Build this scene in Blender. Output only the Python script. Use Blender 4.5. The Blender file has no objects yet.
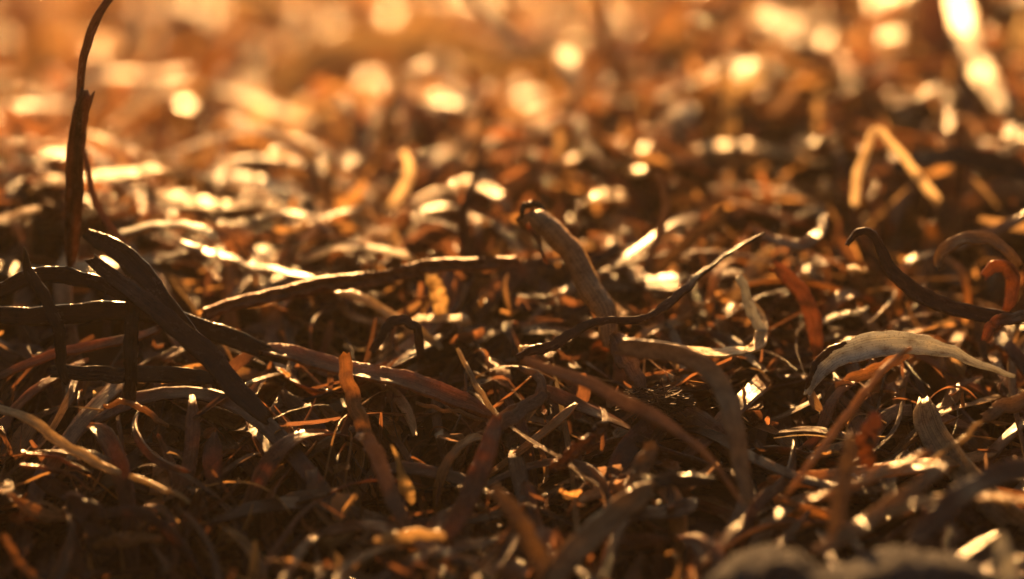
import bpy, math, random
import numpy as np
from mathutils import Vector
from mathutils.bvhtree import BVHTree

# ------------------------------------------------------------------ camera, sky, sun, exposure
S = bpy.context.scene
CAM_Z, PITCH, FOCUS, FPX = 0.16, math.radians(12.0), 0.71, 85.0 / 36.0 * 1024
cd = bpy.data.cameras.new('camera'); cam = bpy.data.objects.new('camera', cd)
S.collection.objects.link(cam); S.camera = cam
cam.location = (0, 0, CAM_Z); cam.rotation_euler = (math.pi / 2 - PITCH, 0, 0)
cd.lens = 85; cd.sensor_width = 36; cd.clip_start = 0.02; cd.clip_end = 60
cd.dof.use_dof = True; cd.dof.focus_distance = FOCUS * 0.965; cd.dof.aperture_fstop = 3.2
cd.dof.aperture_blades = 0

SUN_EL, SUN_AZ = math.radians(30), math.radians(-3)      # azimuth from +Y towards +X
w = bpy.data.worlds.new('World'); S.world = w; w.use_nodes = True
nt = w.node_tree
sky = nt.nodes.new('ShaderNodeTexSky'); sky.sky_type = 'NISHITA'; sky.sun_disc = False
sky.sun_elevation = SUN_EL; sky.sun_rotation = SUN_AZ; sky.dust_density = 9.0; sky.air_density = 2.0; sky.ozone_density = 0.0
bg = nt.nodes['Background']; bg.inputs['Strength'].default_value = 0.013
nt.links.new(sky.outputs[0], bg.inputs['Color'])
sd = bpy.data.lights.new('sun', 'SUN'); sun = bpy.data.objects.new('sun', sd); S.collection.objects.link(sun)
sd.energy = 5.0; sd.angle = math.radians(0.6); sd.color = (1.0, 0.50, 0.16)
sdir = Vector((math.sin(SUN_AZ) * math.cos(SUN_EL), math.cos(SUN_AZ) * math.cos(SUN_EL), math.sin(SUN_EL)))
sun.rotation_euler = sdir.to_track_quat('Z', 'Y').to_euler(); sun.location = sdir * 3
S.view_settings.view_transform = 'Standard'; S.view_settings.look = 'None'
S.view_settings.gamma = 1; S.view_settings.use_curve_mapping = False
S.view_settings.exposure = 2.3
S.cycles.use_denoising = True; S.cycles.max_bounces = 10; S.cycles.transmission_bounces = 8
S.cycles.diffuse_bounces = 6; S.cycles.sample_clamp_indirect = 6.0

VEIL = 0.015
rng = np.random.default_rng(7)
F_ = np.array([0, math.cos(PITCH), -math.sin(PITCH)]); U_ = np.array([0, math.sin(PITCH), math.cos(PITCH)]); R_ = np.array([1.0, 0, 0])
CP = np.array([0, 0, CAM_Z])

def at(px, py, d):                       # pixel + depth along the axis -> point
    return CP + d * (F_ + (px - 512) / FPX * R_ - (py - 289.5) / FPX * U_)

def project(P):
    q = P - CP; d = q @ F_; d = np.maximum(d, 1e-4)
    return 512 + FPX * (q @ R_) / d, 289.5 - FPX * (q @ U_) / d, d

# ------------------------------------------------------------------ lie of the land
PROF = [(100, [(640, .88), (579, .905), (480, .943), (400, .978), (300, 1.025), (200, 1.11), (165, 1.18), (125, 1.5), (0, 2.1)]),
        (512, [(640, .86), (579, .868), (480, .936), (400, .99), (300, 1.055), (200, 1.13), (160, 1.19), (110, 1.5), (0, 2.1)]),
        (930, [(640, .82), (579, .85), (480, .928), (400, .99), (300, 1.06), (200, 1.14), (100, 1.27), (50, 1.34), (0, 1.43), (-80, 1.6)])]
prof_yz = []
for px, L in PROF:
    P = np.array([at(512, py, r * FOCUS) for py, r in L])
    prof_yz.append((px, P[:, 1], P[:, 2]))
YG = np.linspace(0.3, 4.0, 800)
prof_s = []
for px, yy, zz in prof_yz:
    z = np.interp(YG, yy, zz, left=zz[0] - 0.01)
    k = np.ones(13) / 13; z = np.convolve(np.pad(z, 6, mode='edge'), k, mode='valid')
    prof_s.append(z)
PX = [p[0] for p in prof_yz]
def bumps(x, y):
    b = 0
    for fx, fy, ph, a in ((31, 17, .3, .0035), (13, 27, 1.9, .004), (57, 41, 4.1, .002), (-44, 61, 2.2, .002), (23, -83, .9, .0015)):
        b = b + a * np.sin(fx * x + fy * y + ph)
    return b
def H(x, y):
    u = 512 + FPX * x / np.maximum(y, .3)
    za, zb, zc = (np.interp(y, YG, z) for z in prof_s)
    t1 = np.clip((u - PX[0]) / (PX[1] - PX[0]), 0, 1); t2 = np.clip((u - PX[1]) / (PX[2] - PX[1]), 0, 1)
    t1 = t1 * t1 * (3 - 2 * t1); t2 = t2 * t2 * (3 - 2 * t2)
    z = za + (zb - za) * t1; z = z + (zc - z) * t2
    # a hollow behind the crest, left of the rising bank
    z = z - 0.012 * np.exp(-((x + .02) / .05) ** 2 - ((y - .80) / .035) ** 2)
    return z + bumps(x, y)

# ------------------------------------------------------------------ materials
def new_mat(name):
    m = bpy.data.materials.new(name); m.use_nodes = True
    t = m.node_tree; t.nodes.clear()
    return m, t, t.nodes.new, t.links.new

def blade_material():
    m, t, N, L = new_mat('dry_blade')
    out = N('ShaderNodeOutputMaterial')
    tint = N('ShaderNodeAttribute'); tint.attribute_name = 'tint'
    ruv = N('ShaderNodeAttribute'); ruv.attribute_name = 'ruv'      # along (cm), across (-1..1), random
    sep = N('ShaderNodeSeparateXYZ'); L(ruv.outputs['Vector'], sep.inputs[0])
    def comb(a, b, c):
        cx = N('ShaderNodeCombineXYZ')
        for i, k in enumerate((a, b, c)):
            mu = N('ShaderNodeMath'); mu.operation = 'MULTIPLY'; mu.inputs[1].default_value = k
            L(sep.outputs[i], mu.inputs[0]); L(mu.outputs[0], cx.inputs[i])
        return cx.outputs[0]
    vein = N('ShaderNodeTexNoise'); vein.inputs['Scale'].default_value = 1; vein.inputs['Detail'].default_value = 4
    L(comb(.30, 13.0, 90), vein.inputs['Vector'])
    blot = N('ShaderNodeTexNoise'); blot.inputs['Scale'].default_value = 1; blot.inputs['Detail'].default_value = 5; blot.inputs['Roughness'].default_value = .65
    L(comb(1.8, .9, 57), blot.inputs['Vector'])
    spk = N('ShaderNodeTexNoise'); spk.inputs['Scale'].default_value = 1; spk.inputs['Detail'].default_value = 2
    L(comb(16, 5, 31), spk.inputs['Vector'])
    def ramp(src, stops):
        r = N('ShaderNodeValToRGB'); e = r.color_ramp.elements
        e[0].position, e[0].color = stops[0][0], (*stops[0][1], 1); e[1].position, e[1].color = stops[-1][0], (*stops[-1][1], 1)
        for p, c in stops[1:-1]:
            x = e.new(p); x.color = (*c, 1)
        L(src, r.inputs[0]); return r.outputs[0]
    def mixc(op, f, a, b):
        x = N('ShaderNodeMix'); x.data_type = 'RGBA'; x.blend_type = op; x.inputs[0].default_value = f
        L(a, x.inputs[6]); L(b, x.inputs[7]); return x.outputs[2]
    c = mixc('MULTIPLY', 1, tint.outputs['Color'], ramp(vein.outputs[0], [(.3, (.62, .58, .55)), (.5, (1, 1, 1)), (.7, (1.3, 1.28, 1.2))]))
    c = mixc('MULTIPLY', 1, c, ramp(blot.outputs[0], [(.32, (.45, .38, .33)), (.5, (1, 1, 1)), (.68, (1.35, 1.25, 1.1))]))
    c = mixc('MULTIPLY', .8, c, ramp(spk.outputs[0], [(.3, (.45, .4, .38)), (.42, (1, 1, 1)), (.8, (1.1, 1.1, 1.1))]))
    bs = N('ShaderNodeBsdfPrincipled'); L(c, bs.inputs['Base Color'])
    sp = N('ShaderNodeMapRange'); sp.inputs[1].default_value = 1; sp.inputs[2].default_value = 2; sp.inputs[3].default_value = .7; sp.inputs[4].default_value = .28
    L(tint.outputs['Alpha'], sp.inputs[0]); L(sp.outputs[0], bs.inputs['Specular IOR Level'])
    rr = N('ShaderNodeMapRange'); rr.inputs[1].default_value = .3; rr.inputs[2].default_value = .7; rr.inputs[3].default_value = .10; rr.inputs[4].default_value = .34
    L(blot.outputs[0], rr.inputs[0]); L(rr.outputs[0], bs.inputs['Roughness'])
    hs = N('ShaderNodeMath'); hs.operation = 'ADD'; L(vein.outputs[0], hs.inputs[0]); L(blot.outputs[0], hs.inputs[1])
    bp = N('ShaderNodeBump'); bp.inputs['Strength'].default_value = .75; bp.inputs['Distance'].default_value = .0006
    L(hs.outputs[0], bp.inputs['Height']); L(bp.outputs[0], bs.inputs['Normal'])
    tr = N('ShaderNodeBsdfTranslucent')
    g = N('ShaderNodeGamma'); L(c, g.inputs[0])
    ga = N('ShaderNodeMapRange'); ga.inputs[3].default_value = .84; ga.inputs[4].default_value = .64   # alpha 1 = closed skin, light crosses it twice
    L(tint.outputs['Alpha'], ga.inputs[0]); L(ga.outputs[0], g.inputs[1])
    L(g.outputs[0], tr.inputs[0])
    mx = N('ShaderNodeMixShader'); a4 = N('ShaderNodeMath'); a4.operation = 'MULTIPLY'; a4.inputs[1].default_value = .25; L(tint.outputs['Alpha'], a4.inputs[0])
    tm = N('ShaderNodeValToRGB'); e = tm.color_ramp.elements       # 1 = thin skin, 2 = thick leathery blade, 3 = papery see-through blade
    e[0].position, e[0].color = .25, (.55,) * 3 + (1,); e[1].position, e[1].color = .75, (.88,) * 3 + (1,)
    x = e.new(.5); x.color = (.08,) * 3 + (1,)
    L(a4.outputs[0], tm.inputs[0]); L(tm.outputs[0], mx.inputs[0])
    L(bs.outputs[0], mx.inputs[1]); L(tr.outputs[0], mx.inputs[2]); L(mx.outputs[0], out.inputs[0])
    return m

def simple_material(name, c0, c1, scale, rough, bump=.4, dist=.001, spec=.4, detail=6):
    m, t, N, L = new_mat(name)
    out = N('ShaderNodeOutputMaterial'); bs = N('ShaderNodeBsdfPrincipled'); tc = N('ShaderNodeTexCoord')
    n = N('ShaderNodeTexNoise'); n.inputs['Scale'].default_value = scale; n.inputs['Detail'].default_value = detail; n.inputs['Roughness'].default_value = .65
    L(tc.outputs['Object'], n.inputs['Vector'])
    r = N('ShaderNodeValToRGB'); r.color_ramp.elements[0].position = .32; r.color_ramp.elements[1].position = .7
    r.color_ramp.elements[0].color = (*c0, 1); r.color_ramp.elements[1].color = (*c1, 1)
    L(n.outputs[0], r.inputs[0]); L(r.outputs[0], bs.inputs['Base Color'])
    bs.inputs['Roughness'].default_value = rough; bs.inputs['Specular IOR Level'].default_value = spec
    b = N('ShaderNodeBump'); b.inputs['Strength'].default_value = bump; b.inputs['Distance'].default_value = dist
    L(n.outputs[0], b.inputs['Height']); L(b.outputs[0], bs.inputs['Normal']); L(bs.outputs[0], out.inputs[0])
    return m
M_BLADE = blade_material()
M_SOIL = simple_material('damp_sand', (.035, .018, .009), (.09, .05, .028), 140, .8, .8, .002)
M_FIBRE = simple_material('dark_fibre', (.03, .014, .008), (.085, .04, .02), 300, .7)
M_GRAIN = simple_material('sand_grain', (.30, .21, .12), (.62, .52, .38), 900, .18, .2, .0002, .6, 2)
M_CLUMP = simple_material('shaded_grey_lump', (.02, .02, .022), (.10, .097, .10), 260, .95, .9, .003, .08)  # lump's slate grey, darkened further to look shaded in full sun
M_ROOT = simple_material('red_rhizome', (.10, .03, .011), (.32, .11, .04), 260, .5, .9, .0015)

# ------------------------------------------------------------------ mesh helpers
def nrm(v): return v / np.maximum(np.linalg.norm(v, axis=-1, keepdims=True), 1e-9)

def make_mesh(name, V, Fq, tint=None, ruv=None, mat=None, smooth=True, edges=False):
    me = bpy.data.meshes.new(name)
    V = np.asarray(V, np.float32); Fq = np.asarray(Fq, np.int32)
    me.vertices.add(len(V)); me.vertices.foreach_set('co', V.ravel())
    k = Fq.shape[1]
    me.loops.add(Fq.size); me.loops.foreach_set('vertex_index', Fq.ravel())
    me.polygons.add(len(Fq)); me.polygons.foreach_set('loop_start', np.arange(0, Fq.size, k, dtype=np.int32))
    me.polygons.foreach_set('use_smooth', np.full(len(Fq), smooth) & ~(edges & np.isin(np.arange(len(Fq)) % 10, (4, 9))))
    me.update(calc_edges=True)
    if tint is not None:
        a = me.attributes.new('tint', 'FLOAT_COLOR', 'POINT'); a.data.foreach_set('color', np.asarray(tint, np.float32).ravel())
    if ruv is not None:
        a = me.attributes.new('ruv', 'FLOAT_VECTOR', 'POINT'); a.data.foreach_set('vector', np.asarray(ruv, np.float32).ravel())
    if mat: me.materials.append(mat)
    return me

def link(name, me, parent=None, origin=None):
    o = bpy.data.objects.new(name, me); S.collection.objects.link(o)
    if origin is not None: o.location = origin
    if parent is not None: o.parent = parent
    return o

def tag(o, label, cat, group=None):
    o['label'] = label; o['category'] = cat
    if group: o['group'] = group
    return o

CLOSED_K = np.array([-1, -.55, 0, .55, 1, 1, .55, 0, -.55, -1]); CLOSED_S = np.array([.6, 1, 1.3, 1, .6, -.6, -1, -1.3, -1, -.6])
def closed_ribbon(P, Nn, W, cup, tint, rnd, th=.00035, rag=None, leather=0):
    """one blade with real thickness: ring of 10 points along the centre line P"""
    n = len(P); T = nrm(np.gradient(P, axis=0)); Nn = nrm(Nn - (Nn * T).sum(1, keepdims=True) * T); B = np.cross(T, Nn)
    K = np.repeat(CLOSED_K[None], n, 0).copy()
    if rag is not None: K[:, [0, 9]] *= rag[0][:, None]; K[:, [4, 5]] *= rag[1][:, None]
    Wc = W[:, None, None]
    if np.ndim(cup) == 0: cup = np.full(n, cup)
    # cross-section bent into an arc: cup = total bend in radians
    a = K * cup[:, None] / 2; cc = np.where(np.abs(cup) < 1e-3, 1e-3, cup)[:, None]
    sx = np.sin(K * cc / 2) / cc; sy = (1 - np.cos(K * cc / 2)) / cc
    V = P[:, None] + Wc * (B[:, None] * sx[..., None] + Nn[:, None] * sy[..., None]) \
        + (Nn[:, None] * np.cos(a)[..., None] - B[:, None] * np.sin(a)[..., None]) * (CLOSED_S * th)[None, :, None]
    for e, g in ((0, -1), (n - 1, 1)):          # torn ends
        tear = rng.uniform(-.1, .45, 5) * W[e]; tear = np.concatenate([tear, tear[::-1]])
        V[e] += g * T[e] * tear[:, None]
    i = np.arange(n - 1)[:, None] * 10; j = np.arange(10)[None]; j2 = (j + 1) % 10
    Fq = np.stack([i + j, i + j2, i + 10 + j2, i + 10 + j], -1).reshape(-1, 4)
    caps = []
    for b in (0, (n - 1) * 10):
        for q in range(4): caps.append((b + q, b + q + 1, b + 8 - q, b + 9 - q))
    Fq = np.concatenate([Fq, np.array(caps)])
    s = np.concatenate([[0], np.cumsum(np.linalg.norm(np.diff(P, axis=0), axis=1))]) * 100
    ruv = np.stack([np.repeat(s[:, None], 10, 1), K, np.full((n, 10), rnd)], -1)
    tt = np.empty((n, 10, 4)); tt[..., :3] = tint; tt[..., 3] = 1 + leather
    return V.reshape(-1, 3), Fq, tt.reshape(-1, 4), ruv.reshape(-1, 3)

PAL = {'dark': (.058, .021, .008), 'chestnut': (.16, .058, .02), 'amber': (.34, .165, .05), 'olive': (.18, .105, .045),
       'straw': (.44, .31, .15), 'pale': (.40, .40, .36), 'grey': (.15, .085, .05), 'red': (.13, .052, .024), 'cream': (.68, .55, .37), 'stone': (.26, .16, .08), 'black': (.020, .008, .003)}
WORD = {'dark': 'dark brown', 'chestnut': 'chestnut brown', 'amber': 'amber', 'olive': 'olive', 'straw': 'straw yellow', 'pale': 'pale grey',
        'grey': 'grey brown', 'red': 'reddish', 'black': 'blackish', 'stone': 'stone grey', 'cream': 'cream'}

def spline(pts, n):
    pts = np.asarray(pts, float); m = len(pts)
    if m == 2: return pts[0] + (pts[1] - pts[0]) * np.linspace(0, 1, n)[:, None]
    E = np.vstack([2 * pts[0] - pts[1], pts, 2 * pts[-1] - pts[-2]])
    t = np.linspace(0, m - 1 - 1e-6, n); i = t.astype(int); f = (t - i)[:, None]
    a, b, c, d = E[i], E[i + 1], E[i + 2], E[i + 3]
    return .5 * (2 * b + (c - a) * f + (2 * a - 5 * b + 4 * c - d) * f ** 2 + (3 * b - a - 3 * c + d) * f ** 3)

DB = np.full((150, 260), 1e9)            # nearest blade that must stay uncovered, on a 4-pixel raster
HERO = []                                # (object, centre point, short phrase)

def ribbon_data(pts, r, w, col, roll=0, twist=0, cup=.7, n=34, th=.00035, up=False, taper=(.85, .7), rag=.07, crisp=True, leather=None):
    if np.ndim(r) == 0: r = [r] * len(pts)
    if np.ndim(w) == 0: w = [w] * len(pts)
    k = np.linspace(0, len(pts) - 1, n); idx = np.arange(len(pts))
    C = spline(np.array([(p[0], p[1]) for p in pts]), n)
    d = spline(np.array(r)[:, None], n)[:, 0] * FOCUS
    # rests on the bank: bring it forward until no point is under the surface along its ray
    Dm = np.linspace(.45, 1.7, 420); ray = F_ + ((C[:, 0] - 512) / FPX)[:, None] * R_ - ((C[:, 1] - 289.5) / FPX)[:, None] * U_
    Q = CP + Dm[None, :, None] * ray[:, None]; under = Q[..., 2] < H(Q[..., 0], Q[..., 1]) + .005
    first = np.where(under.any(1), Dm[under.argmax(1)], 9.0)
    d = d - min(max(0, np.percentile(d - first, 85) + .004), .09)
    P = np.array([at(a, b, dd) for (a, b), dd in zip(C, d)])
    W = np.interp(k, idx, w) / FPX * d
    e = np.linspace(0, 1, n)
    W = W * np.clip(taper[0] + (1 - taper[0]) * e / .05, 0, 1) * np.clip(taper[1] + (1 - taper[1]) * (1 - e) / .07, 0, 1)
    jit = rng.normal(0, .00018, (n, 3)); jit[1:-1] = (jit[:-2] + jit[1:-1] + jit[2:]) / 3; P = P + jit
    kn = np.interp(np.arange(n), np.linspace(0, n - 1, 9), rng.normal(0, 1, 9)); k2 = np.interp(np.arange(n), np.linspace(0, n - 1, 6), rng.normal(0, 1, 6))
    P = P + np.stack([kn, k2, kn[::-1]], 1) * .0003; W = W * (1 + .035 * np.interp(np.arange(n), np.linspace(0, n - 1, 12), rng.normal(0, 1, 12)))
    T = nrm(np.gradient(P, axis=0))
    ref = nrm(np.array([0, -.15, 1.0])) if up else None
    Nn = np.repeat(ref[None], n, 0) if up else nrm(CP - P)
    Nn = nrm(Nn - (Nn * T).sum(1, keepdims=True) * T); B = np.cross(T, Nn)
    ph = np.radians(roll + twist * (e - .5) + (2.5 if up else 11) * np.interp(e, np.linspace(0, 1, 6), rng.normal(0, 1, 6)))[:, None]
    if B[:, 2].mean() < 0: B = -B              # a positive roll turns the face up to the sky
    Nn = Nn * np.cos(ph) + B * np.sin(ph)
    ra = [1 - np.abs(np.convolve(rng.normal(0, rag, n + 2), np.ones(3) / 2, 'valid')) for _ in (0, 1)]
    c = np.array(PAL[col]) * rng.uniform(.85, 1.15)
    if crisp:
        u, v, dd = project(P); wp = np.maximum(W / d * FPX, 4) / 2 * (.5 if up else .9)
        for a, b, q, s in zip(u, v, dd, wp):
            x0, x1, y0, y1 = int((a - s) // 4) + 2, int((a + s) // 4) + 2, int((b - s * .6) // 4) + 2, int((b + s * .6) // 4) + 2
            x0, y0 = max(x0, 0), max(y0, 0)
            if x1 >= 0 and y1 >= 0:
                blk = DB[y0:y1 + 1, x0:x1 + 1]; blk[:] = np.minimum(blk, q)
    return closed_ribbon(P, Nn, W, cup, c, rng.uniform(0, 1), th, ra, leather=(leather if leather is not None else 2 if col == 'cream' and not up else .8 if col in ('stone', 'black', 'dark') else .3 if th > .0005 or col in ('grey', 'olive', 'red', 'pale') else 0)), P

def blade(name, label, short, cat, parent=None, material=None, group=None, **kw):
    (V, Fq, tt, ruv), P = ribbon_data(**kw)
    org = P[0] if parent is None else np.array(parent.location)
    me = make_mesh(name, V - org, Fq, tt, ruv, material or M_BLADE, edges=True)
    o = link(name, me, parent, org if parent is None else None)
    if parent is None:
        tag(o, label, cat, group); HERO.append((o, P, short))
    elif label: o['label'] = label
    return o

# ------------------------------------------------------------------ the ground under the litter
gx = np.concatenate([np.linspace(-1.5, -.45, 14)[:-1], np.linspace(-.45, .45, 91), np.linspace(.45, 1.5, 14)[1:]])
gy = np.concatenate([np.linspace(.36, 1.8, 150), np.linspace(1.8, 3.2, 20)[1:]])
X, Y = np.meshgrid(gx, gy); Z = H(X, Y) - .020
V = np.stack([X, Y, Z], -1).reshape(-1, 3); nx = len(gx)
ii, jj = np.meshgrid(np.arange(len(gy) - 1), np.arange(nx - 1), indexing='ij'); q = (ii * nx + jj).ravel()
g = link('ground', make_mesh('ground', V, np.stack([q, q + 1, q + nx + 1, q + nx], -1), mat=M_SOIL)); g['kind'] = 'structure'

# ------------------------------------------------------------------ the blades one can tell apart
BL = 'seagrass'; G = 'dry seagrass blades of the wrack bank'
def hb(label, short, pts, r, w, col, name='dry_seagrass', cat=BL, **kw):
    return blade(name, label, short, cat, pts=pts, r=r, w=w, col=col, group=G, **kw)

# tall upright blade with its split sheath
o = hb('tall thin dark blade standing upright with a split sheath round its foot', 'the tall upright blade',
       [(71, 275), (70, 225), (76, 150), (80, 95), (85, 55), (100, 14), (126, -26)], [1.0, 1.0, .99, .985, .98, .975, .97], [6, 8, 8, 8, 9, 10, 8], 'dark', roll=15, cup=.6, n=44, leather=.3)
blade('sheath', 'broad reddish split sheath with torn top', '', '', parent=o, pts=[(71, 268), (72, 245), (72, 205), (74, 160), (80, 120), (86, 92)], r=[.999, .997, .994, .99, .986, .983],
      w=[5, 16, 20, 20, 19, 16], col='dark', leather=.1, cup=1.3, roll=-12, taper=(.3, .9), rag=.1)
hb('narrow reddish blade leaning beside the tall upright blade', 'the leaning narrow blade', [(82, 132), (87, 168), (99, 207), (122, 245), (132, 262)], [1.01, 1.01, 1.01, 1.01, 1.01], [4, 6, 8, 9, 7], 'red', roll=10)
# dark blades; backlit shade is put into their near-black colour
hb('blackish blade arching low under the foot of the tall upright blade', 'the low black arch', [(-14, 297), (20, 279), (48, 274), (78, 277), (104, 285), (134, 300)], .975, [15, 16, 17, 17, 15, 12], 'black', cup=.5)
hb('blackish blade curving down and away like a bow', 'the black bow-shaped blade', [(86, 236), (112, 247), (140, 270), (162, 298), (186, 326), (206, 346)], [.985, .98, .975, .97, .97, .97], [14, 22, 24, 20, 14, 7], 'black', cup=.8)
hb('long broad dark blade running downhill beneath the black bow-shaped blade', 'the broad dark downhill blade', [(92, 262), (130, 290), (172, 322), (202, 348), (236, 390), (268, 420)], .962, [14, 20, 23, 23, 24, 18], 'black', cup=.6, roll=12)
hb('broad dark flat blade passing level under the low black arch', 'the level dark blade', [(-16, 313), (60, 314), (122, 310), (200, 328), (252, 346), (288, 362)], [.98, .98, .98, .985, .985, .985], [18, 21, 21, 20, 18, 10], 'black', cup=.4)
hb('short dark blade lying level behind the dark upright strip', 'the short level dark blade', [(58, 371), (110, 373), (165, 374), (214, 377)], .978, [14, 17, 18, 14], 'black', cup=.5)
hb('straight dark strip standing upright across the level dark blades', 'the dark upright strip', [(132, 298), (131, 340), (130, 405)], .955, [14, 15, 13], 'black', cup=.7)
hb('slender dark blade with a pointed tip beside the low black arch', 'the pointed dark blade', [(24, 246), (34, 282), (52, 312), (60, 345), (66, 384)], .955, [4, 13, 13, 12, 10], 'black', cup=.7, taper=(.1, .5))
hb('reddish brown blade lying slantwise with a sunlit tip among dark blades', 'the slanting brown blade', [(-8, 378), (50, 356), (105, 345), (150, 333), (164, 327)], [.99, .99, .995, 1, 1], [10, 11, 12, 11, 6], 'chestnut', roll=30)
hb('tan blade sloping down towards the foot of the bank below dark blades', 'the tan sloping blade', [(-10, 409), (26, 418), (60, 441), (96, 463), (118, 474)], [.945, .94, .935, .93, .93], [9, 11, 12, 11, 8], 'straw', roll=30)
hb('small tan blade bent over like a hook below the dark upright strip', 'the small tan hook', [(104, 406), (126, 403), (146, 411), (168, 427)], .965, [4, 7, 7, 5], 'amber', roll=30)
hb('short straight straw blade caught in the dark lower litter', 'the short straw strip', [(134, 477), (165, 489), (197, 504)], .938, [6, 6, 3], 'straw', roll=35)
hb('hair-thin upper one of a pair of curved brown strands', 'the pair of thin strands', [(22, 452), (58, 459), (92, 474)], .93, [3, 3, 2.5], 'chestnut', name='seagrass_strand', cat='strand')
hb('lower one of a pair of curved brown strands', 'the pair of thin strands', [(22, 466), (58, 471), (92, 489)], .93, [3.5, 4, 3], 'chestnut', name='seagrass_strand', cat='strand')
hb('tan ribbed stub lying in deep shade at the foot of the bank', 'the ribbed tan stub', [(96, 545), (122, 541), (160, 539)], .912, [9, 13, 12], 'amber', cup=1.8, rag=.2)
hb('tan blade lying slantwise past the ribbed stub', 'the low tan blade', [(2, 535), (18, 560), (44, 592)], .895, [7, 9, 10], 'amber', roll=25)
hb('broad dark fan-shaped flake with pale ribs', 'the dark fan flake', [(70, 500), (88, 518), (102, 542)], .915, [18, 32, 20], 'dark', cup=1.2)
# sunlit blades on the crest behind
hb('flat sunlit blade end lying on the crest beside the pointed dark blade', 'the flat glinting end', [(-14, 228), (10, 220), (36, 211)], 1.07, [24, 26, 20], 'straw', up=True, cup=.9)
hb('broad flat sunlit blade lying level on the crest behind the tall upright blade', 'the broad glinting blade', [(34, 186), (100, 178), (164, 170)], [1.13, 1.13, 1.14], [28, 34, 26], 'straw', up=True, cup=.7)
hb('short flat sunlit blade lying level on the crest, sagging in the middle', 'the sagging glinting blade', [(160, 198), (214, 207), (270, 203)], 1.15, [24, 32, 28], 'straw', up=True, cup=.8)
hb('narrow pale green blade lying level just below the glinting blades', 'the pale green strip', [(122, 233), (160, 226), (195, 228), (218, 239)], 1.08, [12, 16, 16, 12], 'pale', up=True, cup=1.0)
hb('straight lilac grey blade lying slantwise under the sunlit crest', 'the lilac grey blade', [(178, 242), (230, 260), (322, 281)], [1.06, 1.05, 1.035], [8, 10, 9], 'grey', roll=45)
hb('bright sunlit blade bowed upward like a low bridge', 'the bright bridge blade', [(308, 259), (350, 249), (392, 253), (422, 266)], 1.08, [22, 24, 24, 16], 'straw', up=True, roll=6, cup=.7)
hb('small upright blade curved like a sickle and lit from behind', 'the glowing sickle', [(404, 152), (410, 168), (402, 190), (384, 213)], 1.12, [10, 14, 12, 7], 'cream', roll=35, cup=.6)
o = hb('gnarled reddish rhizome lying across the crest', 'the reddish rhizome', [(205, 314), (285, 292), (360, 279), (430, 266), (516, 262)], [1.0, 1.005, 1.01, 1.015, 1.02], [20, 28, 31, 27, 20], 'red',
       name='rhizome', cat='rhizome', material=M_ROOT, cup=5.6, rag=.35, th=.0008, n=70)
hb('straw-coloured strip sloping down out of the reddish rhizome', 'the sloping straw strip', [(332, 287), (375, 305), (412, 326), (442, 347)], [1.035, 1.025, 1.02, 1.01], [9, 11, 11, 8], 'straw', roll=40)
hb('broad amber blade folded into a low peak far behind the crest', 'the folded amber blade', [(122, 122), (168, 90), (200, 88), (262, 108), (338, 134)], [1.36, 1.37, 1.38, 1.38, 1.37], [44, 50, 54, 54, 50], 'cream', up=True, roll=15, cup=.6)
hb('long amber blade raised into an arch far behind the crest', 'the far amber arch', [(276, 92), (312, 58), (360, 44), (430, 40), (500, 62)], 1.56, [26, 34, 38, 38, 32], 'straw', roll=30)
hb('dark brown blade standing upright behind the tip of the rhizome', 'the dark blade behind the rhizome', [(478, 172), (464, 212), (467, 258)], 1.055, [5, 11, 10], 'dark', taper=(.2, .6))
hb('dark grey blade bent at the knee, standing behind the rolled blade', 'the kneed grey blade', [(654, 172), (667, 205), (655, 245), (645, 275)], 1.05, [6, 10, 9, 8], 'grey', roll=20)
hb('straight tan grey stalk leaning uphill beside the kneed grey blade', 'the leaning stalk', [(724, 211), (690, 240), (652, 275)], 1.045, [13, 14, 11], 'olive', cup=2.0)
hb('long brown blade lying flat above the leaning stalk', 'the flat brown blade', [(648, 196), (735, 205), (806, 224)], [1.13, 1.11, 1.09], [14, 24, 18], 'chestnut', up=True, roll=20)
# middle
o = hb('grey brown rolled blade rising from the litter, its cut end dark and open', 'the rolled blade', [(527, 209), (546, 230), (571, 256), (591, 286), (606, 312), (613, 345)], [1.005, 1.0, .997, .992, .988, .985],
       [37, 38, 38, 36, 32, 24], 'stone', cup=3.2, th=.0006, taper=(1, .8), roll=180, n=44)
blade('rim', 'dark frayed rim of the cut end', '', '', parent=o, pts=[(520, 217), (523, 209), (532, 203), (545, 208)], r=1.0, w=[4, 6, 6, 4], col='black', cup=.6)
blade('torn_strip', 'thin torn strip hanging from the cut end', '', '', parent=o, pts=[(528, 226), (538, 240), (542, 252), (547, 264)], r=.995, w=[5, 6, 4, 3], col='chestnut')
hb('grey blade turning into a frayed dark strand that climbs past the rolled blade', 'the frayed climbing blade', [(518, 356), (556, 342), (600, 322), (645, 316), (682, 292), (702, 272), (738, 247), (764, 234)],
   [.972, .972, .973, .975, .98, .985, .99, .995], [12, 14, 10, 9, 12, 10, 8, 4], 'dark', roll=20, twist=70, rag=.3, n=60)
hb('blade lying flat and sunlit, then turning up in a loop', 'the looped sunlit blade', [(632, 348), (690, 352), (732, 353), (756, 345), (762, 325), (750, 298)], [.985, .985, .985, .985, 1.0, 1.01], [20, 26, 24, 16, 12, 8], 'straw', up=True, cup=.6, n=46)
hb('olive blade folded sharply over and hanging downhill below the looped blade', 'the folded olive blade', [(622, 347), (668, 352), (700, 366), (722, 392), (733, 428), (741, 470), (747, 500)], [.982, .98, .975, .968, .96, .955, .95],
   [20, 20, 20, 23, 24, 20, 14], 'stone', roll=15, twist=40, n=46)
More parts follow.
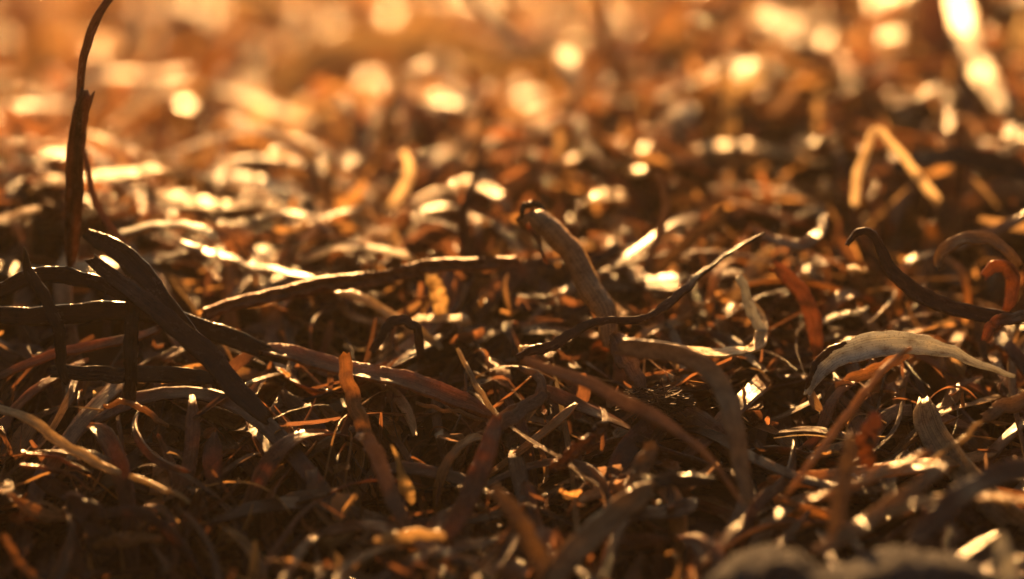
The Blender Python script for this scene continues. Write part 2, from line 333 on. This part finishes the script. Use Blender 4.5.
hb('long dark blade narrowing to a thin orange strand, running down below the rolled blade', 'the long narrowing blade', [(524, 362), (570, 376), (612, 396), (652, 416), (690, 441), (722, 476), (744, 506)], [.97, .965, .96, .955, .95, .945, .94],
   [9, 13, 15, 16, 9, 5, 4], 'grey', roll=22, n=46)
hb('short grey scrap folded under the foot of the rolled blade', 'the folded grey scrap', [(616, 338), (626, 362), (642, 388)], [.978, .975, .972], [22, 24, 14], 'grey', roll=20)
hb('dark strap bent round in a half loop beside the long narrowing blade', 'the half-loop strap', [(498, 421), (524, 407), (541, 394), (538, 378), (520, 369)], [.955, .955, .957, .962, .968], [12, 14, 12, 9, 7], 'grey', roll=15)
hb('rough reddish stick slanting out of the litter under the fibre tuft', 'the rough reddish stick', [(556, 468), (582, 445), (606, 424)], [.955, .955, .957], [20, 23, 20], 'red', name='stick', cat='stick', cup=5.4, rag=.4, th=.0007, n=50)
hb('thick pale olive blade bent at the elbow at the foot of the bank', 'the pale elbow blade', [(548, 588), (578, 548), (605, 524), (636, 498), (652, 487)], [.90, .905, .91, .915, .918], [28, 28, 27, 24, 18], 'stone', cup=1.2, taper=(.8, .8))
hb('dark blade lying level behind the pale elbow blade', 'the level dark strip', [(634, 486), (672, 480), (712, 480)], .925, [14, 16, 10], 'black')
hb('short pale blunt blade standing above the pale elbow blade', 'the short blunt blade', [(652, 444), (642, 468), (630, 494)], [.95, .945, .94], [15, 19, 15], 'olive', cup=1.0, taper=(.7, .6))
hb('greenish blade with torn edge and lit orange side, beside the pale elbow blade', 'the torn greenish blade', [(496, 490), (514, 514), (530, 545), (550, 590)], .905, [14, 22, 24, 22], 'olive', cup=1.3, rag=.22, roll=15)
hb('stiff channelled brown blade with bright rim, ending in a point', 'the stiff channelled blade', [(268, 350), (318, 364), (370, 377), (420, 388), (462, 402), (496, 418)], [.985, .98, .975, .97, .967, .965], [22, 25, 27, 27, 23, 5], 'chestnut', cup=1.3, roll=46, th=.0006, n=50)
hb('thin bright strand under the point of the stiff channelled blade', 'the bright strand', [(416, 402), (450, 411), (488, 421)], .963, [4, 5, 4], 'amber', name='seagrass_strand', cat='strand', roll=40)
hb('tan blade crossing over the stiff channelled blade, its lower half dark', 'the crossing tan blade', [(344, 358), (350, 390), (360, 422), (374, 446)], [.957, .953, .95, .947], [14, 16, 17, 15], 'amber', cup=.9)
o = hb('sand-crusted grey blade hanging below the crossing tan blade', 'the crusted blade', [(366, 434), (380, 462), (394, 500), (414, 540)], [.943, .94, .935, .93], [13, 17, 17, 13], 'grey', cup=.8)
CRUST = [(o, [(360, 432), (380, 462), (392, 488)], .935, 90)]
hb('yellow translucent seed-shaped scrap narrowing to a long tip', 'the yellow seed-shaped scrap', [(392, 446), (400, 468), (407, 490), (412, 505)], .928, [2, 6, 17, 5], 'straw', leather=2, cup=1.0, taper=(.3, .2))
hb('yellow translucent scrap lying level at the foot of the crusted blade', 'the level yellow scrap', [(376, 540), (408, 535), (446, 536)], .91, [6, 15, 8], 'straw', cup=1.0)
hb('brown blade leaning downhill from the point of the stiff channelled blade', 'the leaning brown blade', [(497, 420), (487, 455), (470, 492), (444, 540)], [.957, .945, .935, .92], [12, 22, 23, 18], 'chestnut', cup=.9)
hb('short grey blade reaching up from the head of the leaning brown blade', 'the short reaching blade', [(548, 392), (522, 412), (495, 428)], [.955, .953, .95], [10, 17, 14], 'grey', roll=15)
hb('bright straw needle touching the point of the stiff channelled blade', 'the straw needle', [(458, 350), (477, 384), (497, 420)], [.985, .975, .966], [4, 6, 5], 'straw', roll=20)
hb('dark strip bent into a small upright loop under the sloping straw strip', 'the small dark loop', [(372, 352), (386, 330), (402, 320), (416, 328), (420, 358)], .985, [8, 11, 11, 10, 9], 'dark')
hb('broad yellow scrap standing upright and lit through', 'the upright yellow scrap', [(432, 278), (438, 296), (442, 318)], 1.035, [14, 17, 14], 'straw', roll=15, leather=2, taper=(.8, .8))
hb('flat bright scrap lying level at the foot of the upright yellow scrap', 'the flat bright scrap', [(414, 321), (438, 319), (466, 322)], 1.02, [18, 22, 18], 'straw', up=True, cup=.7)
hb('pale blade with white lit tip leaning beyond the looped blade', 'the white-tipped blade', [(738, 278), (750, 306), (764, 338)], .995, [10, 12, 11], 'pale', roll=25)
hb('broad reddish brown blade bowed and half buried beside the white-tipped blade', 'the bowed reddish blade', [(776, 266), (798, 288), (814, 322), (818, 352)], 1.01, [14, 18, 18, 14], 'chestnut', cup=.9)
# right
o = hb('pale blue grey arched blade with faint cross bands and a thin tail', 'the pale arched blade', [(808, 390), (828, 364), (858, 350), (892, 343), (930, 347), (972, 360), (1016, 376)], [.965, .965, .965, .968, .97, .975, .98],
       [8, 26, 31, 28, 20, 9, 5], 'pale', cup=1.1, roll=22, n=50)
blade('torn_edge', 'brown curled torn edge', '', '', parent=o, pts=[(806, 390), (812, 368), (828, 352), (846, 343)], r=.964, w=[5, 7, 8, 5], col='dark', rag=.2)
hb('thin tan blade running straight downhill from under the pale arched blade', 'the thin tan blade', [(908, 348), (880, 376), (850, 411), (820, 450), (786, 496)], [.962, .957, .95, .94, .93], [6, 9, 9, 8, 6], 'amber', roll=25)
hb('broad tan scrap tucked under the pale arched blade', 'the tucked tan scrap', [(846, 380), (876, 370), (906, 356)], .972, [10, 15, 11], 'amber', roll=25)
hb('lilac grey blade curled up at its end like a hook', 'the hooked lilac blade', [(754, 230), (778, 241), (804, 244), (820, 232), (824, 216)], [1.03, 1.03, 1.03, 1.035, 1.045], [10, 15, 16, 13, 9], 'grey', roll=30)
hb('narrow pale strap bent into an upside-down V', 'the upside-down V strap', [(856, 206), (858, 170), (874, 131), (888, 140), (910, 170), (938, 198)], [1.09, 1.09, 1.09, 1.09, 1.09, 1.09], [9, 10, 9, 9, 10, 12], 'cream', roll=25)
hb('grey blade arched over like a small tunnel', 'the tunnel-shaped blade', [(938, 268), (948, 246), (974, 237), (1000, 245), (1018, 266)], .99, [12, 15, 16, 15, 12], 'olive', roll=30)
hb('translucent tan curl beneath the tunnel-shaped blade', 'the translucent curl', [(984, 274), (1002, 264), (1014, 282), (1006, 308)], .985, [10, 14, 16, 12], 'chestnut', cup=1.0)
hb('dark grey blade with a kinked neck sloping down between curls', 'the kinked dark blade', [(846, 246), (860, 233), (876, 238), (890, 268), (920, 294), (962, 310), (1016, 320)], .978, [5, 7, 9, 15, 19, 17, 14], 'dark', cup=1.0, roll=15, n=46)
hb('pale tapering scrap lying sunlit beside the bowed reddish blade', 'the pale tapering scrap', [(816, 327), (836, 317), (862, 310)], 1.02, [12, 22, 22], 'pale', up=True, roll=15)
hb('long pale yellow blade curving down the high bank behind', 'the pale yellow curved blade', [(956, -14), (963, 28), (980, 70), (1010, 112)], [1.36, 1.30, 1.25, 1.2], [26, 26, 26, 24], 'straw', up=True, roll=28, cup=.8)
hb('broad shadow-dark blade lying level across the shaded hollow behind the curls', 'the hollow dark blade', [(896, 166), (948, 158), (1000, 165), (1036, 178)], 1.1, [16, 22, 24, 20], 'black', roll=30)  # near-black colour stands in for the shadow in the hollow
hb('ragged bright strip lying along the bank behind the flat brown blade', 'the ragged bright strip', [(696, 150), (745, 147), (780, 155), (830, 162)], 1.17, [22, 30, 26, 22], 'straw', up=True, rag=.25, cup=.9)
hb('pale blade standing upright behind the ragged bright strip', 'the pale upright blade', [(726, 72), (729, 112), (727, 152)], 1.22, [14, 18, 18], 'straw', roll=30)
hb('lilac brown strap sweeping up behind the tunnel-shaped blade', 'the sweeping strap', [(926, 258), (972, 240), (1032, 212)], 1.05, [9, 12, 12], 'grey', roll=35)
hb('ribbed olive blade standing upright and tapering to a blunt point', 'the ribbed upright blade', [(834, 540), (841, 500), (847, 460), (851, 432)], [.915, .92, .925, .928], [19, 20, 17, 7], 'olive', cup=1.6, taper=(.8, .3))
o = hb('sand-crusted strip lying slantwise behind the ribbed upright blade', 'the crusted strip', [(812, 500), (858, 484), (898, 467), (930, 450)], [.925, .93, .935, .94], [8, 10, 9, 7], 'amber', roll=35)
CRUST.append((o, [(838, 490), (880, 473), (926, 450)], .928, 70))
hb('orange lit strip lying above the grey lump', 'the orange strip', [(880, 517), (908, 508), (958, 493)], .90, [11, 12, 10], 'straw', roll=45)
hb('bright orange flat blade lying level beyond the grey lump', 'the bright orange blade', [(970, 497), (1000, 498), (1036, 501)], .89, [20, 24, 24], 'straw', up=True, roll=10)
hb('olive blade sloping out of the litter above the grey lump', 'the sloping olive blade', [(816, 552), (858, 527), (900, 500), (944, 468)], [.885, .89, .9, .91], [16, 18, 18, 14], 'olive', roll=20)
hb('wide dark blade slanting above the grey lump towards the bright orange blade', 'the wide dark blade', [(918, 540), (966, 492), (1036, 462)], [.88, .89, .9], [22, 28, 24], 'dark', roll=20)
hb('whitish broken flake standing at the end of the grey lump', 'the whitish flake', [(1000, 540), (1006, 560), (1008, 588)], .855, [12, 20, 18], 'pale', cup=1.0)
hb('glossy strap curling over the kinked dark blade', 'the glossy strap', [(986, 338), (998, 322), (1034, 315)], .962, [12, 14, 14], 'chestnut', roll=35, cup=1.0)
hb('pinkish brown bent scrap below the thin tan blade', 'the pinkish scrap', [(868, 464), (866, 440), (876, 418)], .94, [16, 20, 16], 'chestnut', roll=15, cup=1.1)
hb('thin glossy straw strand below the kinked dark blade', 'the glossy straw strand', [(926, 464), (958, 442), (980, 422)], .948, [4, 6, 4], 'straw', name='seagrass_strand', cat='strand', roll=40)
hb('mottled tan blade poking out below the tail of the pale arched blade', 'the mottled tan blade', [(984, 418), (1006, 406), (1036, 396)], .955, [12, 17, 18], 'olive', roll=20)
# small flat scraps that catch the sun
for i, (px, py, r, wd, ln, lab) in enumerate([
        (607, 199, 1.1, 30, 16, 'small flat shining scrap on the crest behind the rolled blade'),
        (637, 174, 1.13, 20, 6, 'tiny shining scrap on the crest above the flat shining scrap'),
        (575, 47, 1.62, 26, 6, 'tiny shining scrap on far litter beyond the hollow'),
        (530, 102, 1.5, 26, 8, 'tiny shining scrap just beyond the hollow'),
        (655, 72, 1.42, 26, 9, 'tiny shining scrap at the edge of the high bank'),
        (768, 28, 1.36, 24, 9, 'tiny shining scrap high on the bank behind the pale upright blade'),
        (830, 191, 1.13, 24, 9, 'tiny shining scrap beside the upside-down V strap'),
        (905, 122, 1.2, 22, 7, 'tiny shining scrap above the upside-down V strap'),
        (857, 271, 1.03, 14, 4, 'tiny shining scrap between the hooked lilac blade and the kinked dark blade'),
        (527, 349, .985, 12, 5, 'tiny shining scrap at the end of the frayed climbing blade')]):
    hb(lab, 'the shining scrap', [(px - ln, py + 1), (px, py), (px + ln, py)], r, wd, 'straw', up=True, cup=1.4, name='seagrass_scrap', cat='scrap', n=12, crisp=True)

# ------------------------------------------------------------------ dark fibre tuft
def fibre_tuft():
    c = at(655, 402, .965 * FOCUS); Vs, Fs, off = [], [], 0
    for i in range(420):
        t = rng.uniform(-1, 1); a = rng.uniform(0, 6.283); rad = math.sqrt(max(0, 1 - t * t)) * rng.uniform(.25, 1)
        p = c + np.array([t * .0085, rad * math.cos(a) * .005, rad * math.sin(a) * .0038])
        d = nrm(np.array([rng.normal(1, .5), rng.normal(0, .5), rng.normal(.1, .35)])); L = rng.uniform(.003, .009)
        b = nrm(rng.normal(0, 1, 3)); wv = nrm(np.cross(d, b)); k = 4; s = np.linspace(-.5, .5, k)[:, None]
        q = p + d * s * L + b * (s ** 2) * L * rng.uniform(-.5, .5); wd = .00022
        up = np.cross(d, wv)
        ring = np.stack([q + wv * wd, q + up * wd, q - wv * wd, q - up * wd], 1).reshape(-1, 3); Vs.append(ring - c)
        for m in range(k - 1):
            for e in range(4): Fs.append((off + m * 4 + e, off + m * 4 + (e + 1) % 4, off + m * 4 + 4 + (e + 1) % 4, off + m * 4 + 4 + e))
        off += k * 4
    o = link('fibre_tuft', make_mesh('fibre_tuft', np.concatenate(Vs), Fs, mat=M_FIBRE), None, c)
    tag(o, 'dark fuzzy tuft of matted fibres wedged beside the folded olive blade', 'fibre tuft')
    HERO.append((o, c[None], 'the fibre tuft'))
    DB[96:106, 158:174] = np.minimum(DB[96:106, 158:174], .95 * FOCUS)
fibre_tuft()

# ------------------------------------------------------------------ grey lump at the foot of the bank
def grey_lump():
    import mathutils.noise as mn
    prof = [(690, 592), (712, 574), (742, 556), (770, 546), (795, 553), (826, 572), (850, 566), (880, 553), (920, 550), (956, 556), (982, 566), (1000, 590)]
    d0 = .838 * FOCUS; n, m = 60, 22
    px = np.linspace(690, 1000, n); py = np.interp(px, [p[0] for p in prof], [p[1] for p in prof])
    V = []
    base = at(845, 650, d0)
    for i in range(n):
        top = at(px[i], py[i], d0); hgt = top[2] - base[2]; e = 1 - abs(2 * i / (n - 1) - 1) ** 4
        for j in range(m):
            a = math.pi * j / (m - 1)
            p = np.array([top[0], top[1] - math.cos(a) * .016 * (.25 + .75 * e), base[2] + hgt * math.sin(a) ** .7])
            q = Vector(p * 140); p = p + np.array([mn.noise(q), mn.noise(q + Vector((9, 3, 1))), mn.noise(q + Vector((2, 7, 5)))]) * .0016
            q = q * 3.1; p = p + np.array([mn.noise(q), mn.noise(q + Vector((9, 3, 1))), mn.noise(q + Vector((2, 7, 5)))]) * .0012
            V.append(p)
    V = np.array(V); F = [(i * m + j, i * m + j + 1, i * m + m + j + 1, i * m + m + j) for i in range(n - 1) for j in range(m - 1)]
    F += [(i * m, i * m + m, i * m + 2 * m - 1, i * m + m - 1) for i in range(n - 1)]
    o = link('driftwood_lump', make_mesh('driftwood_lump', V - base, F, mat=M_CLUMP), None, base)
    tag(o, 'dull grey lump with a dented top lying at the foot of the bank', 'lump')
    for a, b in zip(px, py):
        DB[int(b // 4) + 2:, int(a // 4) + 2] = np.minimum(DB[int(b // 4) + 2:, int(a // 4) + 2], (.82 * FOCUS))
grey_lump()

# ------------------------------------------------------------------ loose litter, made in batches
PALN = ['dark', 'chestnut', 'amber', 'olive', 'straw', 'pale', 'grey', 'red']
PALP = np.array([.33, .28, .18, .08, .015, 0, .07, .045])
PALC = np.array([PAL[k] for k in PALN])
BAT = []
def batch(R, n, xr, yr, L, Wd, off, steep, curl, turn, roll_s, twist_s, kind, cup=.25, probs=PALP, wedge=None):
    y = np.sqrt(rng.uniform(yr[0] ** 2, yr[1] ** 2, R))
    x = rng.uniform(xr[0], xr[1], R) * (1 if wedge is None else y * wedge)
    Ln = np.exp(rng.normal(math.log(L[0]), L[1], R)); az = rng.uniform(0, 6.283, R)
    s = np.linspace(0, 1, n)[None]
    ang = az[:, None] + rng.normal(0, turn, R)[:, None] * (s - .5) + rng.normal(0, .3, R)[:, None] * np.sin(rng.uniform(3, 9, R)[:, None] * s + rng.uniform(0, 6, R)[:, None])
    cv = rng.normal(0, curl, R)[:, None]
    pit = rng.normal(0, steep, R)[:, None] - cv * (s - .5) + rng.normal(0, .15, R)[:, None] * np.sin(rng.uniform(4, 12, R)[:, None] * s)
    ds = (Ln / (n - 1))[:, None]
    dx, dy, dz = np.cos(ang) * np.cos(pit) * ds, np.sin(ang) * np.cos(pit) * ds, np.sin(pit) * ds
    cx, cy, cz = (np.cumsum(q, 1) - q for q in (dx, dy, dz))
    mid = n // 2
    X = x[:, None] + cx - cx[:, mid:mid + 1]; Y = y[:, None] + cy - cy[:, mid:mid + 1]
    cz = cz - np.where(rng.random(R) < .75, cz.mean(1), cz.min(1))[:, None]
    Z = H(X, Y) + rng.uniform(off[0], off[1], R)[:, None] + cz
    P = np.stack([X, Y, Z], -1)
    T = nrm(np.gradient(P, axis=1))
    N0 = np.stack([-np.sin(pit) * np.cos(ang), -np.sin(pit) * np.sin(ang), np.cos(pit)], -1)
    N0 = nrm(N0 - (N0 * T).sum(-1, keepdims=True) * T); B0 = np.cross(T, N0)
    ph = (rng.normal(0, roll_s, R)[:, None] + rng.normal(0, twist_s, R)[:, None] * (s - .5))[..., None]
    Nn = N0 * np.cos(ph) + B0 * np.sin(ph)
    W = np.exp(rng.normal(math.log(Wd[0]), Wd[1], R))[:, None] * np.clip(.45 + 8 * s, 0, 1) * np.clip(.35 + 7 * (1 - s), 0, 1) * (1 + .07 * np.sin(rng.uniform(8, 30, R)[:, None] * s))
    ci = rng.choice(len(PALN), R, p=probs / probs.sum())
    col = PALC[ci] * rng.uniform(.65, 1.4, R)[:, None]
    BAT.append(dict(P=P, N=Nn, W=W, col=col, ci=ci, rnd=rng.uniform(0, 1, R), cup=rng.normal(0, cup, R) + cup, kind=kind, L=Ln, curl=np.abs(cv[:, 0]), tw=np.abs(ph[:, -1, 0] - ph[:, 0, 0]), s=s[0]))

# the near bank: buried layers first, then the loose top
SHADEP = np.array([.6, .25, .03, .05, .0, .0, .05, .02])  # the dark of the gaps in the pile, put into the blade colours
batch(3200, 9, (-.24, .24), (.47, .92), (.055, .45), (.0048, .35), (-.020, -.006), .18, .5, .9, .6, .7, 'blade', probs=SHADEP)
batch(1500, 18, (-.24, .24), (.50, .92), (.080, .4), (.0040, .4), (-.008, .003), .28, 1.0, 1.5, .6, 1.3, 'blade')
batch(1700, 20, (-.24, .24), (.50, .92), (.070, .45), (.0030, .45), (-.006, .005), .35, 2.2, 2.0, .5, 1.5, 'blade')
batch(1100, 22, (-.24, .24), (.50, .92), (.042, .4), (.0030, .4), (-.004, .005), .4, 3.4, .9, .3, .6, 'curl')
batch(1000, 5, (-.24, .24), (.50, .90), (.0065, .45), (.0017, .45), (-.006, .005), .5, .9, .5, .9, .5, 'scrap', .5)
batch(1100, 5, (-.24, .24), (.50, .92), (.010, .45), (.0026, .45), (-.010, .004), .45, .8, .5, .9, .5, 'scrap', .5)
batch(3000, 12, (-.24, .24), (.50, .92), (.034, .6), (.0006, .45), (-.004, .005), .35, 1.8, 1.5, .5, .6, 'strand')
# the litter behind the crest, thinning out sideways with the view
BACKLITP = np.array([.18, .24, .32, .07, .10, .01, .04, .04])  # backlit gold put into the colours: more amber and straw pieces
batch(8000, 10, (-1, 1), (.88, 2.2), (.075, .45), (.0058, .38), (-.014, .004), .28, 1.2, 1.2, .6, .9, 'blade', wedge=.34, probs=BACKLITP)
batch(900, 20, (-1, 1), (.88, 2.1), (.05, .35), (.0050, .4), (-.004, .006), .4, 3.0, .8, .4, .5, 'curl', wedge=.34, probs=BACKLITP)
batch(9000, 5, (-1, 1), (.88, 2.2), (.012, .45), (.0038, .45), (-.006, .006), .45, .9, .5, .9, .5, 'scrap', .5, wedge=.34, probs=BACKLITP)

# leave the blades built above in view: drop loose pieces that would lie in front of them
for b in BAT:
    n = b['P'].shape[1]; tq = np.linspace(0, n - 1.0001, 3 * n); i0 = tq.astype(int); fq = (tq - i0)[None, :, None]
    Bq = np.cross(nrm(np.gradient(b['P'], axis=1)), b['N']) * b['W'][..., None] / 2
    pts3 = [b['P'] + k * Bq for k in (-1, 0, 1)]
    u, v, d = project(np.concatenate([q[:, i0] * (1 - fq) + q[:, i0 + 1] * fq for q in pts3], 1))
    ui = np.clip((u // 4).astype(int) + 2, 0, 259); vi = np.clip((v // 4).astype(int) + 2, 0, 149)
    inside = (u > -8) & (u < 1030) & (v > -8) & (v < 590)
    near = DB[vi, ui]; hit = (inside & (near < 1e8) & (d < near + .0015)).sum(1)
    keep = hit <= (1 if b['kind'] != 'strand' else 3)
    # nothing loose stands far proud of the bank towards the lens
    gd = np.interp(v, [0, 100, 160, 200, 300, 400, 480, 579, 700], [1.3, 1.2, 1.12, 1.1, 1.05, .99, .935, .87, .80]) * FOCUS
    keep &= ~((d < gd - np.interp(v, [380, 430, 500, 560], [.020, .013, .007, .004])) & (v < 640) & (np.abs(u - 512) < 620)).any(1)
    for k in ('P', 'N', 'W', 'col', 'ci', 'rnd', 'cup', 'L', 'curl', 'tw'): b[k] = b[k][keep]

def sheet(b, sel):
    P, Nn, W = b['P'][sel], b['N'][sel], b['W'][sel]; R, n = W.shape
    B = np.cross(nrm(np.gradient(P, axis=1)), Nn); V = []
    kk = (-1, -.35, .35, 1) if b['kind'] in ('blade', 'curl') else (-1, 0, 1)
    for k in kk: V.append(P + B * (W * k / 2)[..., None] + Nn * (W * b['cup'][sel][:, None] * .35 * k * k)[..., None])
    m = len(kk); V = np.stack(V, 2)
    ruv = np.stack([np.broadcast_to((b['s'][None] * b['L'][sel][:, None] * 100)[..., None], (R, n, m)), np.broadcast_to(np.array(kk), (R, n, m)),
                    np.broadcast_to(b['rnd'][sel][:, None, None], (R, n, m))], -1)
    tt = np.zeros((R, n, m, 4)); tt[..., :3] = b['col'][sel][:, None, None]
    base = (np.arange(R) * n * m)[:, None, None]; i = (np.arange(n - 1) * m)[None, :, None]; j = np.arange(m - 1)[None, None]
    q = base + i + j
    Fq = np.stack([q, q + 1, q + m + 1, q + m], -1).reshape(-1, 4)
    return V.reshape(-1, 3), Fq, tt.reshape(-1, 4), ruv.reshape(-1, 3)

# which loose pieces show largest: count rays that reach each one
allV, allF, own, off = [], [], [], 0
for bi, b in enumerate(BAT):
    V, Fq, _, _ = sheet(b, np.arange(len(b['L']))); per = len(Fq) // max(len(b['L']), 1)
    allV.append(V); allF.append(Fq + off); off += len(V)
    own.append(np.stack([np.full(len(Fq), bi), np.arange(len(Fq)) // per], 1))
nl = off
for o, P, _ in HERO:
    me = o.data; v = np.empty(len(me.vertices) * 3, np.float32); me.vertices.foreach_get('co', v)
    f = np.empty(len(me.polygons) * 4, np.int32); me.loops.foreach_get('vertex_index', f)
    allV.append(v.reshape(-1, 3) + np.array(o.location)); allF.append(f.reshape(-1, 4) + off); off += len(me.vertices)
    own.append(np.full((len(me.polygons), 2), -1))
own = np.concatenate(own)
bvh = BVHTree.FromPolygons(np.concatenate(allV).tolist(), np.concatenate(allF).tolist())
count = {}
for py in range(2, 579, 5):
    for px in range(2, 1024, 5):
        dv = at(px, py, 1.0) - CP
        h = bvh.ray_cast(Vector(CP), Vector(dv))
        if h[2] is not None and own[h[2]][0] >= 0:
            k = (int(own[h[2]][0]), int(own[h[2]][1])); count[k] = count.get(k, 0) + 1
NIND = 290 - len(HERO)
top = sorted((k for k in count if BAT[k[0]]['kind'] != 'strand'), key=lambda k: -count[k])[:NIND]

hp = np.concatenate([P for _, P, _ in HERO]); hi = np.concatenate([np.full(len(P), i) for i, (_, P, _) in enumerate(HERO)])
used = {}
CATN = {'blade': ('dry_seagrass', 'blade', BL), 'curl': ('seagrass_curl', 'curl', 'seagrass curl'), 'scrap': ('seagrass_scrap', 'scrap', 'scrap')}
gone = {}
for bi, i in top:
    b = BAT[bi]; gone.setdefault(bi, []).append(i)
    P, Nn, W = b['P'][i], b['N'][i], b['W'][i]; n2 = max(14, len(P) * 2)
    t = np.linspace(0, len(P) - 1, n2); P2 = spline(P, n2)
    N2 = np.stack([np.interp(t, np.arange(len(P)), Nn[:, k]) for k in range(3)], 1); W2 = np.interp(t, np.arange(len(P)), W)
    rag = [1 - np.abs(rng.normal(0, .06, n2)) for _ in (0, 1)]
    V, Fq, tt, ruv = closed_ribbon(P2, N2, W2, float(np.clip(b['cup'][i] * 2, -1.6, 1.6)), b['col'][i], b['rnd'][i], .00028, rag, leather=.2)
    nm, noun, cat = CATN[b['kind']]
    mid = P2[len(P2) // 2]
    o = link(nm, make_mesh(nm, V - mid, Fq, tt, ruv, M_BLADE, edges=True), None, mid)
    ln, wd = b['L'][i], W.max(); c = WORD[PALN[b['ci'][i]]]
    size = 'long' if ln > .075 else 'short' if ln < .035 else ''
    wid = 'broad' if wd > .0068 else 'narrow' if wd < .0042 else ''
    st = 'twisted' if b['tw'][i] > 1.2 else 'curled' if b['curl'][i] > 1.6 else 'bowed' if b['curl'][i] > .8 else 'straight'
    if b['kind'] == 'curl': st = 'tight' if b['curl'][i] > 3 else 'loose'
    dd = np.linalg.norm(hp - mid, axis=1)
    order, seen = np.argsort(dd), []
    for q in order:
        ph_ = HERO[hi[q]][2]
        if ph_ not in seen and ph_ != 'the shining scrap': seen.append(ph_)
        if len(seen) == 3: break
    rel = 'above' if mid[2] > hp[order[0]][2] + .004 else 'below' if mid[2] < hp[order[0]][2] - .006 else 'beside'
    desc = ' '.join(x for x in (size, wid, st, c, noun) if x)
    for cand in (f'{desc} {rel} {seen[0]}', f'{desc} near {seen[1]}', f'{desc} near {seen[2]}'):
        if cand not in used: break
    used[cand] = 1
    tag(o, cand, cat, 'loose seagrass litter')

for bi, b in enumerate(BAT):
    sel = np.setdiff1d(np.arange(len(b['L'])), np.array(gone.get(bi, []), int))
    b['rest'] = sheet(b, sel)
Vs, Fs, Ts, Rs, off = [], [], [], [], 0
for b in BAT:
    V, Fq, tt, ruv = b['rest']; Vs.append(V); Fs.append(Fq + off); Ts.append(tt); Rs.append(ruv); off += len(V)
o = link('seagrass_litter', make_mesh('seagrass_litter', np.concatenate(Vs), np.concatenate(Fs), np.concatenate(Ts), np.concatenate(Rs), M_BLADE))
o['kind'] = 'stuff'; tag(o, 'mass of dry brown seagrass litter heaped into a bank', 'litter')

# ------------------------------------------------------------------ added box for the warm glare haze
hz, t_, N_, L_ = new_mat('veil')
vo = N_('ShaderNodeVolumePrincipled'); vo.inputs['Density'].default_value = VEIL; vo.inputs['Color'].default_value = (1, .78, .55, 1); vo.inputs['Anisotropy'].default_value = .8
L_(vo.outputs[0], N_('ShaderNodeOutputMaterial').inputs['Volume'])
bx = np.array([(x, y, z) for x in (-1.6, 1.6) for y in (-.3, 3.3) for z in (-1.1, .235)])
o = link('veil', make_mesh('veil', bx, [(0, 1, 3, 2), (4, 6, 7, 5), (0, 4, 5, 1), (2, 3, 7, 6), (0, 2, 6, 4), (1, 5, 7, 3)], mat=hz, smooth=False)); o['kind'] = 'stuff'
tag(o, 'added faint warm glare haze over the litter', 'veil')

# ------------------------------------------------------------------ sand grains
OCT = np.array([(1, 0, 0), (-1, 0, 0), (0, 1, 0), (0, -1, 0), (0, 0, 1), (0, 0, -1)], float)
OF = np.array([(0, 2, 4), (2, 1, 4), (1, 3, 4), (3, 0, 4), (2, 0, 5), (1, 2, 5), (3, 1, 5), (0, 3, 5)])
def grains(C, sz):
    n = len(C); V = (C[:, None] + OCT[None] * rng.uniform(.5, 1.2, (n, 6, 1)) * sz[:, None, None] + rng.normal(0, .15, (n, 6, 3)) * sz[:, None, None])
    return V.reshape(-1, 3), (OF[None] + (np.arange(n) * 6)[:, None, None]).reshape(-1, 3)
tri = np.concatenate(Vs)                     # grains lie on the litter itself
pick = rng.choice(len(tri), 6000, replace=False); C = tri[pick] + np.array([0, 0, .0003]); C = C[C[:, 1] < 1.4]
V, Fq = grains(C, np.exp(rng.normal(math.log(.00028), .35, len(C))))
o = link('sand_grains', make_mesh('sand_grains', V, Fq, mat=M_GRAIN, smooth=False)); o['kind'] = 'stuff'
tag(o, 'tiny pale sand grains sprinkled over the seagrass litter', 'sand')
for par, pts, r, n in CRUST:
    q = spline(np.array(pts, float), n) + rng.normal(0, 3.0, (n, 2))
    C = np.array([at(a, b_, (r + rng.uniform(-.003, .002)) * FOCUS) for a, b_ in q])
    V, Fq = grains(C, np.exp(rng.normal(math.log(.0005), .3, n)))
    o = link('sand_crust', make_mesh('sand_crust', V - np.array(par.location), Fq, mat=M_GRAIN, smooth=False), par); o['kind'] = 'stuff'
    o['label'] = 'pale crust of sand grains stuck to the blade'
print('heroes', len(HERO), 'individuals', len(top), 'litter', [len(b['L']) for b in BAT])
